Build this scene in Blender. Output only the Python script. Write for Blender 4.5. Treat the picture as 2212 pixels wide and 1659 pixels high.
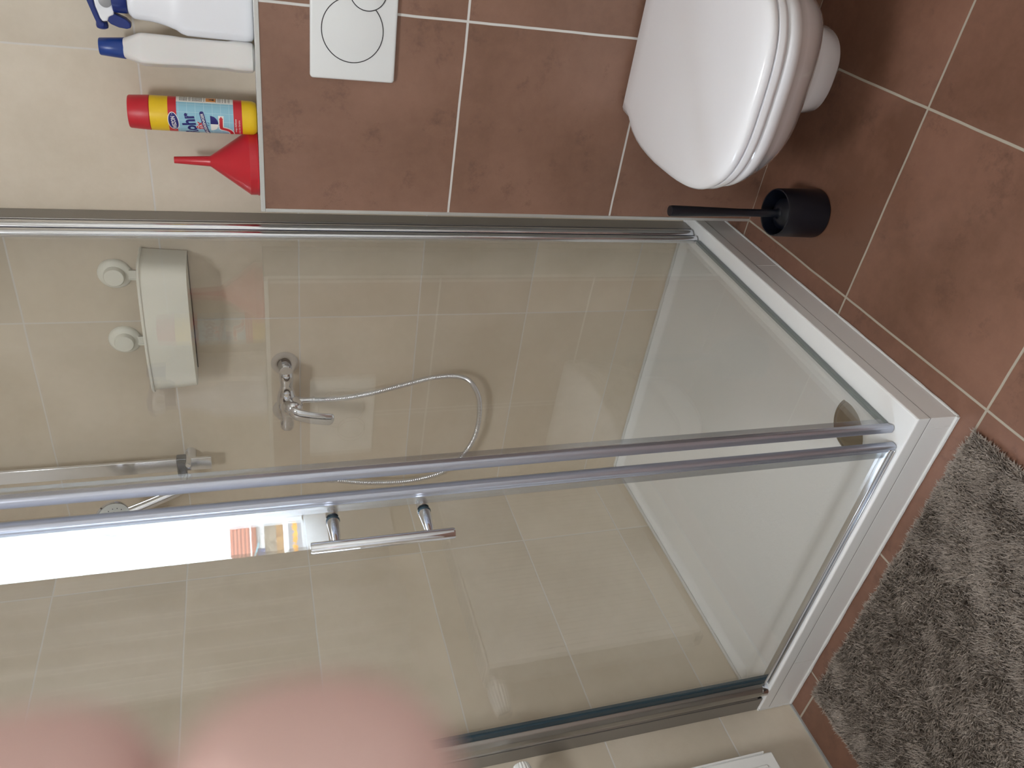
import bpy, bmesh, math, random
from mathutils import Vector, Matrix, noise
random.seed(7)
PI = math.pi
for o in list(bpy.data.objects): bpy.data.objects.remove(o)
S = bpy.context.scene
COL = S.collection

# ------------------------------------------------------------------ camera
CAM = Vector((1.63764, -1.75136, 1.23162))
IX = Vector((0.1434842, -0.28425422, -0.94795138))     # towards the right of the frame (down in the room)
IY = Vector((-0.81666859, -0.57503837, 0.04881901))    # towards the bottom of the frame (left in the room)
FW = Vector((-0.55898542, 0.76715736, -0.31465041))
cd = bpy.data.cameras.new('camera'); cam = bpy.data.objects.new('camera', cd); COL.objects.link(cam)
m3 = Matrix((IX, -IY, -FW)).transposed()
cam.matrix_world = Matrix.Translation(CAM) @ m3.to_4x4()
cd.sensor_fit = 'HORIZONTAL'; cd.sensor_width = 36.0; cd.lens = 1682.61 / 2212 * 36
cd.clip_start = 0.004; cd.clip_end = 500
cd.dof.use_dof = True; cd.dof.focus_distance = 1.75; cd.dof.aperture_fstop = 9.5
S.camera = cam

# ------------------------------------------------------------------ light and exposure
w = bpy.data.worlds.new('sky'); S.world = w; w.use_nodes = True
bg = w.node_tree.nodes['Background']
bg.inputs['Color'].default_value = (0.74, 0.87, 1.0, 1); bg.inputs['Strength'].default_value = 9.5
sd = bpy.data.lights.new('sun', 'SUN'); sd.energy = 3.5; sd.angle = 0.01; sd.color = (1, .93, .82)
sun = bpy.data.objects.new('sun', sd); COL.objects.link(sun)
sun.rotation_euler = Vector((0.62, 0.30, 0.72)).to_track_quat('Z', 'Y').to_euler()
pd = bpy.data.lights.new('window_portal', 'AREA'); pd.shape = 'RECTANGLE'; pd.size = .45; pd.size_y = 1.03
pd.cycles.is_portal = True
po = bpy.data.objects.new('window_portal', pd); COL.objects.link(po)
po.location = (-.29, -1.805, 1.60); po.rotation_euler = (PI/2, 0, -PI/2)
vs = S.view_settings
S.display_settings.display_device = 'sRGB'
vs.view_transform = 'Standard'; vs.look = 'None'; vs.exposure = 1.85; vs.gamma = 1.0; vs.use_curve_mapping = False

# ------------------------------------------------------------------ materials
def lin(c):
    return tuple((x/12.92 if x <= .04045 else ((x+.055)/1.055)**2.4) for x in (v/255 for v in c)) + (1,)
def base(name):
    m = bpy.data.materials.new(name); m.use_nodes = True
    return m, m.node_tree, m.node_tree.nodes['Principled BSDF']
def mat(name, rgb, rough=.5, metal=0, spec=.5, noise_amt=0, nscale=20, bump=0, bscale=200, coat=0, sss=0, alpha_t=0):
    m, t, b = base(name)
    b.inputs['Base Color'].default_value = lin(rgb)
    b.inputs['Roughness'].default_value = rough; b.inputs['Metallic'].default_value = metal
    b.inputs['Specular IOR Level'].default_value = spec
    if coat: b.inputs['Coat Weight'].default_value = coat; b.inputs['Coat Roughness'].default_value = .05
    if sss:
        b.inputs['Subsurface Weight'].default_value = sss
        b.inputs['Subsurface Radius'].default_value = (1, .35, .2); b.inputs['Subsurface Scale'].default_value = .006
    N = t.nodes; L = t.links
    tc = N.new('ShaderNodeTexCoord')
    if noise_amt:
        n = N.new('ShaderNodeTexNoise'); n.inputs['Scale'].default_value = nscale; n.inputs['Detail'].default_value = 6
        L.new(tc.outputs['Object'], n.inputs['Vector'])
        mr = N.new('ShaderNodeMapRange'); mr.inputs[1].default_value = .25; mr.inputs[2].default_value = .75
        mr.inputs[3].default_value = 1-noise_amt; mr.inputs[4].default_value = 1+noise_amt*.6
        L.new(n.outputs['Fac'], mr.inputs[0])
        mx = N.new('ShaderNodeMix'); mx.data_type = 'RGBA'; mx.blend_type = 'MULTIPLY'; mx.inputs[0].default_value = 1
        mx.inputs[6].default_value = lin(rgb); L.new(mr.outputs[0], mx.inputs[7]); L.new(mx.outputs[2], b.inputs['Base Color'])
    if bump:
        n2 = N.new('ShaderNodeTexNoise'); n2.inputs['Scale'].default_value = bscale; n2.inputs['Detail'].default_value = 3
        L.new(tc.outputs['Object'], n2.inputs['Vector'])
        bp = N.new('ShaderNodeBump'); bp.inputs['Strength'].default_value = bump; bp.inputs['Distance'].default_value = .002
        L.new(n2.outputs['Fac'], bp.inputs['Height']); L.new(bp.outputs[0], b.inputs['Normal'])
    return m

def tile_mat(name, ua, va, u0, v0, pu, pv, grout, c1, c2, cg, rough=.35, blot=.5, per=.05, gw=.0034, bump=.25, c3=None):
    """tiles on the plane spanned by axes ua, va (0 x,1 y,2 z) in metres of the room"""
    m, t, b = base(name); N = t.nodes; L = t.links
    geo = N.new('ShaderNodeNewGeometry'); sx = N.new('ShaderNodeSeparateXYZ'); L.new(geo.outputs['Position'], sx.inputs[0])
    def M(op, a, bb=None, c=None):
        n = N.new('ShaderNodeMath'); n.operation = op
        for i, v in enumerate((a, bb, c)):
            if v is None: continue
            if isinstance(v, (int, float)): n.inputs[i].default_value = v
            else: L.new(v, n.inputs[i])
        return n.outputs[0]
    # slight wobble of the joints
    wn = N.new('ShaderNodeTexNoise'); wn.inputs['Scale'].default_value = 9; wn.inputs['Detail'].default_value = 2
    L.new(geo.outputs['Position'], wn.inputs['Vector'])
    wob = M('MULTIPLY', M('SUBTRACT', wn.outputs['Fac'], .5), .003)
    masks = []; idx = []
    for a, o0, p in ((ua, u0, pu), (va, v0, pv)):
        q = M('DIVIDE', M('SUBTRACT', M('ADD', sx.outputs[a], wob), o0), p)
        r = M('SUBTRACT', q, M('ROUND', q))
        masks.append(M('MULTIPLY', M('ABSOLUTE', r), p)); idx.append(M('FLOOR', q))
    dmin = M('MINIMUM', masks[0], masks[1])
    mr = N.new('ShaderNodeMapRange'); mr.interpolation_type = 'SMOOTHSTEP'
    mr.inputs[1].default_value = gw*.5-.0004; mr.inputs[2].default_value = gw*.5+.0006
    L.new(dmin, mr.inputs[0]); tile = mr.outputs[0]           # 0 in the joint, 1 on the tile
    cx = N.new('ShaderNodeCombineXYZ'); L.new(idx[0], cx.inputs[0]); L.new(idx[1], cx.inputs[1])
    wh = N.new('ShaderNodeTexWhiteNoise'); wh.noise_dimensions = '2D'; L.new(cx.outputs[0], wh.inputs['Vector'])
    # cloudy body, shifted from tile to tile
    off = N.new('ShaderNodeVectorMath'); off.operation = 'MULTIPLY_ADD'; L.new(wh.outputs['Color'], off.inputs[0])
    off.inputs[1].default_value = (3, 3, 3); L.new(geo.outputs['Position'], off.inputs[2])
    n1 = N.new('ShaderNodeTexNoise'); n1.inputs['Scale'].default_value = 3.2; n1.inputs['Detail'].default_value = 7; n1.inputs['Roughness'].default_value = .55
    L.new(off.outputs[0], n1.inputs['Vector'])
    n2 = N.new('ShaderNodeTexNoise'); n2.inputs['Scale'].default_value = 40; n2.inputs['Detail'].default_value = 5; n2.inputs['Roughness'].default_value = .7
    L.new(off.outputs[0], n2.inputs['Vector'])
    f = M('ADD', M('MULTIPLY', n1.outputs['Fac'], 1-blot*.4), M('MULTIPLY', n2.outputs['Fac'], blot*.4))
    r1 = N.new('ShaderNodeMapRange'); r1.inputs[1].default_value = .38; r1.inputs[2].default_value = .64; L.new(f, r1.inputs[0])
    mx = N.new('ShaderNodeMix'); mx.data_type = 'RGBA'; mx.inputs[6].default_value = lin(c1); mx.inputs[7].default_value = lin(c2)
    L.new(r1.outputs[0], mx.inputs[0])
    colr = mx.outputs[2]
    if c3:
        n3 = N.new('ShaderNodeTexNoise'); n3.inputs['Scale'].default_value = 11; n3.inputs['Detail'].default_value = 8; n3.inputs['Roughness'].default_value = .75
        L.new(off.outputs[0], n3.inputs['Vector'])
        r3 = N.new('ShaderNodeMapRange'); r3.inputs[1].default_value = .56; r3.inputs[2].default_value = .72; r3.inputs[4].default_value = .8; L.new(n3.outputs['Fac'], r3.inputs[0])
        m3x = N.new('ShaderNodeMix'); m3x.data_type = 'RGBA'; L.new(r3.outputs[0], m3x.inputs[0]); L.new(colr, m3x.inputs[6]); m3x.inputs[7].default_value = lin(c3)
        colr = m3x.outputs[2]
    pv_ = N.new('ShaderNodeMapRange'); pv_.inputs[3].default_value = 1-per; pv_.inputs[4].default_value = 1+per; L.new(wh.outputs['Value'], pv_.inputs[0])
    mm = N.new('ShaderNodeMix'); mm.data_type = 'RGBA'; mm.blend_type = 'MULTIPLY'; mm.inputs[0].default_value = 1
    L.new(colr, mm.inputs[6]); L.new(pv_.outputs[0], mm.inputs[7])
    mg = N.new('ShaderNodeMix'); mg.data_type = 'RGBA'; L.new(tile, mg.inputs[0]); mg.inputs[6].default_value = lin(cg); L.new(mm.outputs[2], mg.inputs[7])
    L.new(mg.outputs[2], b.inputs['Base Color'])
    rr = N.new('ShaderNodeMapRange'); rr.inputs[3].default_value = .85; rr.inputs[4].default_value = rough; L.new(tile, rr.inputs[0])
    L.new(rr.outputs[0], b.inputs['Roughness'])
    hb = M('ADD', M('MULTIPLY', tile, 1.0), M('MULTIPLY', n2.outputs['Fac'], .25))
    bp = N.new('ShaderNodeBump'); bp.inputs['Strength'].default_value = bump; bp.inputs['Distance'].default_value = .0012
    L.new(hb, bp.inputs['Height']); L.new(bp.outputs[0], b.inputs['Normal'])
    return m

BE1, BE2, BEG = (208, 196, 177), (221, 210, 193), (220, 215, 208)
BR1, BR2, BRG = (131, 97, 80), (146, 111, 93), (196, 192, 184)
M_back = tile_mat('beige wall tile back', 0, 2, .6018, .2048, .6079, .303, 0, BE1, BE2, BEG)
M_left = tile_mat('beige wall tile left', 1, 2, -.2805, .2048, .6079, .303, 0, BE1, BE2, BEG)
M_floor = tile_mat('terracotta floor tile', 0, 1, .948, -.5487, .4055, .4082, 0, (110, 77, 61), (138, 100, 83), (172, 163, 148), rough=.38, per=.05, c3=(92, 64, 52), gw=.0045)
M_pre = tile_mat('terracotta wall tile', 0, 2, .9462, 1.1962, .4046, .3995, 0, (122, 90, 74), (147, 112, 95), (214, 212, 208), rough=.36, per=.04, c3=(104, 76, 64), gw=.0045)
M_ledge = tile_mat('terracotta ledge tile', 0, 1, .9462, .0, .4046, .3, 0, BR1, BR2, (214, 212, 208), rough=.36, per=.04)
M_white = mat('white wall paint', (238, 236, 230), .7, bump=.1)
M_porc = mat('white glazed ceramic', (232, 232, 236), .12, coat=.6)
M_seat = mat('white seat plastic', (236, 235, 238), .16)
M_acryl = mat('white acrylic', (240, 241, 241), .22)
M_sil = mat('white silicone', (222, 222, 220), .45)
M_chrome = mat('chrome', (226, 229, 236), .05, 1)
M_alu = mat('polished aluminium', (226, 229, 235), .17, 1)
M_prof = mat('satin grey profile', (170, 168, 164), .34, .85)
M_strip = mat('satin silver closing strip', (184, 189, 203), .3, .75)
M_chan = mat('matt aluminium channel', (150, 147, 143), .35, .6)
M_steel = mat('brushed steel', (160, 155, 146), .22, 1, noise_amt=.12, nscale=60)
M_trim = mat('aluminium tile trim', (215, 217, 216), .3, .7)
M_black = mat('black gap', (22, 22, 24), .6)
M_navy = mat('matt black plastic', (11, 15, 26), .34)
M_seal = mat('smoky teal seal', (44, 66, 78), .25)
M_pvc = mat('clear grey seal strip', (178, 184, 190), .25)
M_plast = mat('white basket plastic', (240, 240, 230), .38)
M_plate = mat('white flush plate plastic', (232, 234, 234), .25)
M_groove = mat('dark groove', (28, 28, 34), .5)
M_red = mat('red funnel plastic', (196, 40, 52), .3)
M_redcap = mat('red cap plastic', (196, 34, 48), .4)
M_yel = mat('yellow bottle plastic', (236, 196, 30), .38)
M_lblue = mat('label light blue', (146, 196, 216), .35)
M_lgrid = mat('label pale grid', (182, 216, 228), .35)
M_lred = mat('label red', (200, 40, 52), .35)
M_lwhite = mat('label white', (238, 236, 232), .4)
M_lnavy = mat('label navy', (30, 28, 110), .35)
M_lblk = mat('label ink', (52, 46, 48), .5)
M_lorg = mat('label orange', (226, 150, 84), .5)
M_hdpe = mat('milky bottle plastic', (226, 224, 222), .3, sss=.15)
M_spray = mat('white spray bottle plastic', (236, 238, 244), .22)
M_bcap = mat('blue cap plastic', (26, 62, 140), .32)
M_bspr = mat('dark blue sprayer plastic', (24, 46, 118), .28)
M_grey = mat('grey sprayer insert', (150, 150, 152), .35)
M_rad = mat('white radiator enamel', (236, 236, 234), .25)
M_skin = mat('skin', (226, 190, 184), .5, noise_amt=.06, nscale=90)
M_nail = mat('fingernail', (232, 182, 172), .25)
M_stone = mat('mottled grey sill stone', (176, 174, 172), .5, noise_amt=.35, nscale=45)
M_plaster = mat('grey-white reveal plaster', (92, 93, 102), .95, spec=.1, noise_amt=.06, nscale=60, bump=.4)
M_frame = mat('white window frame', (240, 240, 240), .35)
M_rug = None

def glass_mat():
    m = bpy.data.materials.new('clear shower glass'); m.use_nodes = True; t = m.node_tree; N = t.nodes; L = t.links
    N.remove(N['Principled BSDF']); out = N['Material Output']
    lw = N.new('ShaderNodeLayerWeight'); lw.inputs['Blend'].default_value = .5
    p5 = N.new('ShaderNodeMath'); p5.operation = 'POWER'; p5.inputs[1].default_value = 5; L.new(lw.outputs['Facing'], p5.inputs[0])
    ma = N.new('ShaderNodeMath'); ma.operation = 'MULTIPLY_ADD'; ma.inputs[1].default_value = .957; ma.inputs[2].default_value = .043; L.new(p5.outputs[0], ma.inputs[0])
    tr = N.new('ShaderNodeBsdfTransparent'); tr.inputs['Color'].default_value = (.99, .993, .988, 1)
    gl = N.new('ShaderNodeBsdfGlossy'); gl.inputs['Roughness'].default_value = 0; gl.inputs['Color'].default_value = (1, 1, 1, 1)
    mx = N.new('ShaderNodeMixShader'); L.new(ma.outputs[0], mx.inputs[0]); L.new(tr.outputs[0], mx.inputs[1]); L.new(gl.outputs[0], mx.inputs[2])
    L.new(mx.outputs[0], out.inputs['Surface']); return m
M_glass = glass_mat()
M_lip = glass_mat(); M_lip.name = 'cloudy seal lip'
for nd in M_lip.node_tree.nodes:
    if nd.type == 'BSDF_TRANSPARENT': nd.inputs['Color'].default_value = (.80, .82, .84, 1)
    if nd.type == 'BSDF_GLOSSY': nd.inputs['Roughness'].default_value = .25
    if nd.type == 'MATH' and nd.operation == 'MULTIPLY_ADD': nd.inputs[1].default_value = .80; nd.inputs[2].default_value = .20

# ------------------------------------------------------------------ mesh helpers
class B:
    """collects geometry in room coordinates; build() links it as one mesh object"""
    def __init__(s): s.v = []; s.f = []; s.mi = []; s.cur = 0
    def add(s, vs, fs):
        n = len(s.v); s.v += [tuple(v) for v in vs]; s.f += [tuple(i+n for i in f) for f in fs]; s.mi += [s.cur]*len(fs); return s
    def box(s, x0, x1, y0, y1, z0, z1):
        v = [(x, y, z) for z in (z0, z1) for y in (y0, y1) for x in (x0, x1)]
        return s.add(v, [(0, 2, 3, 1), (4, 5, 7, 6), (0, 1, 5, 4), (2, 6, 7, 3), (0, 4, 6, 2), (1, 3, 7, 5)])
    def loft(s, rings, cap0=True, cap1=True, closed=True):
        n = len(rings[0]); vs = [p for r in rings for p in r]; fs = []
        for k in range(len(rings)-1):
            for i in range(n if closed else n-1):
                j = (i+1) % n; fs.append((k*n+i, k*n+j, (k+1)*n+j, (k+1)*n+i))
        if cap0: fs.append(tuple(range(n-1, -1, -1)))
        if cap1: fs.append(tuple((len(rings)-1)*n+i for i in range(n)))
        return s.add(vs, fs)
    def lathe(s, prof, c, axis='Z', seg=48, cap0=True, cap1=True):
        """prof: (radius, distance along axis)"""
        c = Vector(c); a = Vector(axis) if not isinstance(axis, str) else {'X': Vector((1,0,0)), 'Y': Vector((0,1,0)), 'Z': Vector((0,0,1)), '-Y': Vector((0,-1,0)), '-X': Vector((-1,0,0))}[axis]
        a.normalize(); u = a.orthogonal().normalized(); v = a.cross(u)
        return s.loft([[c + a*h + (u*math.cos(2*PI*i/seg) + v*math.sin(2*PI*i/seg))*max(r, 1e-5) for i in range(seg)] for r, h in prof], cap0, cap1)
    def tube(s, pts, rad, seg=16, flat=None):
        pts = [Vector(p) for p in pts]; n = len(pts); rings = []
        T = [(pts[min(i+1, n-1)] - pts[max(i-1, 0)]).normalized() for i in range(n)]
        u = T[0].orthogonal().normalized()
        for i, p in enumerate(pts):
            u = (u - T[i]*u.dot(T[i])).normalized(); v = T[i].cross(u); r = rad[i] if isinstance(rad, (list, tuple)) else rad
            rings.append([p + (u*math.cos(2*PI*k/seg) + v*math.sin(2*PI*k/seg))*r for k in range(seg)])
        return s.loft(rings)
    def build(s, name, mats, parent=None, bevel=0, smooth=True, seg=3, angle=40):
        me = bpy.data.meshes.new(name); o = bpy.data.objects.new(name, me); COL.objects.link(o)
        org = Vector((0, 0, 0))
        if parent is not None:
            q = parent
            while q is not None: org += q.location; q = q.parent
        else:
            xs = [v[0] for v in s.v]; ys = [v[1] for v in s.v]; zs = [v[2] for v in s.v]
            org = Vector(((min(xs)+max(xs))/2, (min(ys)+max(ys))/2, min(zs))); o.location = org
        me.from_pydata([(v[0]-org.x, v[1]-org.y, v[2]-org.z) for v in s.v], [], s.f)
        for m in (mats if isinstance(mats, (list, tuple)) else [mats]): me.materials.append(m)
        bm = bmesh.new(); bm.from_mesh(me); bmesh.ops.recalc_face_normals(bm, faces=bm.faces)
        bm.to_mesh(me); bm.free()
        if max(s.mi): me.polygons.foreach_set('material_index', s.mi)
        if smooth: me.shade_smooth() if hasattr(me, 'shade_smooth') else None
        if bevel:
            md = o.modifiers.new('bevel', 'BEVEL'); md.width = bevel; md.segments = seg; md.limit_method = 'ANGLE'; md.angle_limit = math.radians(angle)
            md.harden_normals = False
        if smooth:
            try: me.set_sharp_from_angle(angle=math.radians(angle))
            except Exception: pass
        if parent is not None: o.parent = parent
        return o
def spline(P, n=8):
    P = [Vector(p) for p in P]; out = []
    for i in range(len(P)-1):
        p0 = P[max(i-1, 0)]; p1 = P[i]; p2 = P[i+1]; p3 = P[min(i+2, len(P)-1)]
        for k in range(n):
            t = k/n; out.append(.5*((2*p1)+(p2-p0)*t+(2*p0-5*p1+4*p2-p3)*t*t+(3*p1-p0-3*p2+p3)*t**3))
    return out+[P[-1]]
def rrect(cx, cy, hx, hy, r, n=6):
    r = min(r, hx-1e-4, hy-1e-4); pts = []
    for qx, qy, a0 in ((1, 1, 0), (-1, 1, 90), (-1, -1, 180), (1, -1, 270)):
        for k in range(n+1):
            a = math.radians(a0+90*k/n); pts.append((cx+qx*(hx-r)+r*math.cos(a), cy+qy*(hy-r)+r*math.sin(a)))
    return pts
def thing(name, label, cat, loc, group=None):
    o = bpy.data.objects.new(name, None); COL.objects.link(o); o.location = loc; o.empty_display_size = .05
    o['label'] = label; o['category'] = cat
    if group: o['group'] = group
    return o
def tag(o, label, cat, group=None):
    o['label'] = label; o['category'] = cat
    if group: o['group'] = group
    return o
def struct(b, name, m, label=None, **k):
    o = b.build(name, m, **k); o['kind'] = 'structure'
    if label: o['label'] = label
    return o

# ------------------------------------------------------------------ room shell
XR, YF, ZC = 2.35, -2.95, 2.42
struct(B().box(-.35, XR+.15, YF-.15, .15, -.12, 0), 'floor', M_floor, smooth=False)
struct(B().box(-.35, XR+.15, YF-.15, .15, ZC, ZC+.12), 'ceiling', M_white, smooth=False)
struct(B().box(-.35, XR+.15, 0, .15, 0, ZC), 'wall_back', M_back, smooth=False)
M_pale = tile_mat('pale wall tile', 0, 2, .6, .2048, .6079, .303, 0, (226, 220, 208), (234, 229, 218), (222, 220, 214))
M_pale2 = tile_mat('pale wall tile side', 1, 2, -.28, .2048, .6079, .303, 0, (226, 220, 208), (234, 229, 218), (222, 220, 214))
struct(B().box(XR, XR+.15, YF, 0, 0, ZC), 'wall_right', M_pale2, smooth=False)
struct(B().box(-.35, XR+.15, YF-.15, YF, 0, ZC), 'wall_front', M_pale, smooth=False)
WY0, WY1, WZ0, WZ1 = -2.005, -1.58, 1.055, 2.15
wl = B()
wl.box(-.3, 0, YF, 0, 0, WZ0-.03).box(-.3, 0, YF, 0, WZ1, ZC).box(-.3, 0, WY1, 0, WZ0-.03, WZ1).box(-.3, 0, YF, WY0, WZ0-.03, WZ1)
struct(wl, 'wall_left', M_left, smooth=False)
# plastered reveal, stone sill and slim frame of the window beside the camera
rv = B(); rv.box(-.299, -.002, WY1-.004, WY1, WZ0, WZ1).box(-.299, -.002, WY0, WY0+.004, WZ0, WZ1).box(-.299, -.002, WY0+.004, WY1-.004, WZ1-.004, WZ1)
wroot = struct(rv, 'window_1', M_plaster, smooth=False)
sl = B(); sl.add([(0.012, y, z) for y in (WY0, WY1) for z in (WZ0-.03, WZ0)] + [(-.33, y, z) for y in (WY0, WY1) for z in (WZ0-.03, WZ0+.048)],
    [(0, 1, 3, 2), (4, 6, 7, 5), (0, 4, 5, 1), (2, 3, 7, 6), (1, 5, 7, 3), (0, 2, 6, 4)])
sl.build('window_sill', M_stone, wroot, smooth=False)
fr = B(); a = .012
fr.box(-.30, -.26, WY0+.004, WY0+.004+a, WZ0+.045, WZ1-.004).box(-.30, -.26, WY1-.004-a, WY1-.004, WZ0+.045, WZ1-.004).box(-.30, -.26, WY0+.004, WY1-.004, WZ1-.004-a, WZ1-.004)
B().box(.0005, .010, WY0-.02, WY1+.0, .872, WZ0-.031).build('window_apron', mat('pale apron board', (226, 224, 220), .5), wroot, bevel=.002)
fr.build('window_frame', M_frame, wroot, smooth=False)
# door in the wall behind the camera (only reflections show it)
d = B().box(1.15, 1.95, YF, YF+.035, 0, 2.02); dr = struct(d, 'door_1', M_frame, bevel=.004)
B().box(1.07, 1.15, YF, YF+.05, 0, 2.10).box(1.95, 2.03, YF, YF+.05, 0, 2.10).box(1.07, 2.03, YF, YF+.05, 2.02, 2.10).build('door_frame', M_frame, dr)
B().tube([(1.22, YF+.035, 1.05), (1.22, YF+.085, 1.05), (1.34, YF+.085, 1.05)], .009).build('door_handle', M_alu, dr)

# unseen ceiling lamp, added as fill to brighten the shower and floor
cl_ = bpy.data.objects.new('added_fill_lamp', None); COL.objects.link(cl_); cl_.location = (1.25, -1.75, ZC)
cl_['label'] = 'round white fill lamp added on the ceiling, out of view'; cl_['category'] = 'lamp'
B().lathe([(.20, 0), (.20, .02), (.19, .03)], (1.25, -1.75, ZC-.0305), 'Z', 48).build('fill_lamp_base', M_white, cl_)
lm = bpy.data.materials.new('fill lamp diffuser'); lm.use_nodes = True; pb = lm.node_tree.nodes['Principled BSDF']; pb.inputs['Emission Color'].default_value = (.95, .975, 1, 1); pb.inputs['Emission Strength'].default_value = 18
B().lathe([(.0, 0), (.12, .008), (.18, .03), (.19, .05)], (1.25, -1.75, ZC-.081), 'Z', 48).build('fill_lamp_shade', lm, cl_)
# curtain beside the window
cu = B(); top = []; bot = []
for k in range(91):
    t = k/90; y = -1.13-.37*t; top.append((.055+.018*math.sin(t*44)+.006*math.sin(t*17), y, 2.2)); bot.append((.065+.024*math.sin(t*44+.4)+.010*math.sin(t*19), y+.02*math.sin(t*5), .90+.012*math.sin(t*9)))
rows = []
for j in range(13):
    q = j/12; rows.append([tuple(Vector(a_).lerp(Vector(b__), q)) for a_, b__ in zip(bot, top)])
vv = [p for rw in rows for p in rw]
cu.add(vv, [(j*91+i, j*91+i+1, (j+1)*91+i+1, (j+1)*91+i) for j in range(12) for i in range(90)])
co_ = cu.build('curtain', mat('off-white curtain cloth', (240, 239, 236), .85), angle=80)
md = co_.modifiers.new('solid', 'SOLIDIFY'); md.thickness = .0012
tag(co_, 'off-white curtain hanging beside the window, only seen reflected in the front door', 'curtain')

# boxed-in cistern wall with its ledge and aluminium tile edging
PX, PY, PZ = .9462, -.1411, 1.1962
struct(B().box(PX, XR, PY, 0, 0, PZ), 'wall_cistern', [M_pre], 'terracotta-tiled half-height wall that boxes in the cistern', smooth=False)
struct(B().box(PX-.001, XR, PY-.0015, PY+.009, PZ-.0065, PZ+.0025).box(PX-.001, XR, PY+.009, 0, PZ, PZ+.001), 'trim_1', [M_trim], 'aluminium edging along the front of the ledge', bevel=.001, smooth=False)
struct(B().box(PX-.002, PX+.0055, PY-.0015, PY+.009, 0, PZ-.0065), 'trim_2', M_trim, 'aluminium edging down the corner of the terracotta half wall', bevel=.001, smooth=False)
# silicone joint where the left wall meets the floor
struct(B().box(0, .005, YF, -.916, 0, .005), 'trim_3', mat('grey silicone', (168, 170, 168), .5), 'grey silicone joint at the foot of the left wall', smooth=False)

# ------------------------------------------------------------------ shower tray
XT, YT, ZT = .9007, -.9139, .097
tray = thing('shower_tray', 'white square low shower tray in the corner behind the glass doors', 'shower tray', (XT/2, YT/2, 0))
def sst(a, b, x):
    t = max(0, min(1, (x-a)/(b-a))); return t*t*(3-2*t)
tb = B(); nx = ny = 90
def tz(x, y):
    dx = XT-x; dy = y-YT; dw = min(x, -y); ww = min(dx, dy)
    # rounded inner corner near the drain
    if dx < .16 and dy < .16: ww = .16-math.hypot(.16-dx, .16-dy)
    return ZT - .019*sst(.052, .10, ww)*sst(.0, .022, dw) - .004*sst(.1, .5, ww)*0
g = []
for j in range(ny+1):
    for i in range(nx+1):
        x = XT*i/nx; y = YT*j/ny; g.append((x, y, tz(x, y)))
tb.add(g, [(j*(nx+1)+i, (j+1)*(nx+1)+i, (j+1)*(nx+1)+i+1, j*(nx+1)+i+1) for j in range(ny) for i in range(nx)])
e = lambda k: k
ro = 0.0
# outer skirt of the tray body with a softly rounded lip
def skirt(z0, z1, off, bb):
    bb.add([(XT+off, 0, z0), (XT+off, YT-off, z0), (0, YT-off, z0), (0, YT-off, z1), (XT+off, YT-off, z1), (XT+off, 0, z1)], [(0, 1, 4, 5), (1, 2, 3, 4)])
lip = [(0, ZT), (.002, ZT-.0006), (.0035, ZT-.002), (.004, ZT-.004), (.004, .069)]
for k in range(len(lip)-1):
    o0, z0 = lip[k]; o1, z1 = lip[k+1]
    tb.add([(XT+o0, 0, z0), (XT+o0, YT-o0, z0), (0, YT-o0, z0), (XT+o1, 0, z1), (XT+o1, YT-o1, z1), (0, YT-o1, z1)], [(0, 1, 4, 3), (1, 2, 5, 4)])
tbo = tb.build('tray_body', M_acryl, tray, angle=50)
ap = B(); ap.box(XT-.02, XT+.003, YT-.003, -.0, 0.0, .0655).box(0, XT-.02, YT-.003, YT+.02, 0, .0655)
ap.build('apron', M_acryl, tray, bevel=.001)
B().box(XT+.003, XT+.0036, -.31, -.3084, .001, .0655).build('apron_joint', M_sil, tray)
B().box(.18, .1816, YT-.0036, YT-.003, .001, .0655).build('apron_joint', M_sil, tray)
B().box(XT-.015, XT+.0028, YT-.0028, 0, .0655, .069).box(0, XT-.015, YT-.0028, YT+.015, .0655, .069).build('shadow_gap', mat('pale grey joint', (150, 148, 150), .6), tray)
sb = B()
rng = random.Random(3)
def bead(p0, p1, nrm, r, nn=60):
    p0 = Vector(p0); p1 = Vector(p1); nrm = Vector(nrm)
    pts = []; rad = []
    for k in range(nn+1):
        pts.append(p0.lerp(p1, k/nn)); rad.append(r*(1+.35*noise.noise(Vector((k*.4, r*900, p0.x*7)))))
    sb.tube(pts, rad, 8)
bead((XT+.003, PY*.0-.01, .0025), (XT+.003, YT-.003, .0025), (1, 0, 0), .0032)
bead((XT+.003, YT-.003, .0025), (.004, YT-.003, .0025), (0, -1, 0), .0045)
bead((.003, YT-.001, .001), (.003, YT-.001, ZT), (0, 0, 1), .004, 20)
bead((.003, -.003, ZT), (XT, -.003, ZT), (0, 0, 1), .0042)
bead((.003, -.003, ZT), (.003, YT, ZT), (0, 0, 1), .0042)
sb.build('silicone_bead', M_sil, tray)
dc = (.785, -.785)
dn = B(); dn.lathe([(.059, 0), (.059, .003), (.057, .0045), (.0545, .0048), (.053, .0038), (.0515, .0052), (.04, .0062), (.02, .0066), (0, .0068)], (dc[0], dc[1], .0775), 'Z', 64)
drain = dn.build('drain_cover', M_steel, tray, angle=60)
drain['label'] = 'round brushed steel drain cover'

# ------------------------------------------------------------------ shower doors
ZG0, ZG1 = .108, 1.98
def door_common(root, kind): pass
GX = .862      # plane of the right hand door
GY = -.900     # plane of the front door
rd = thing('shower_door', 'glass shower door beside the terracotta half wall, without a handle', 'shower door', (GX, -.45, ZT), None)
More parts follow.
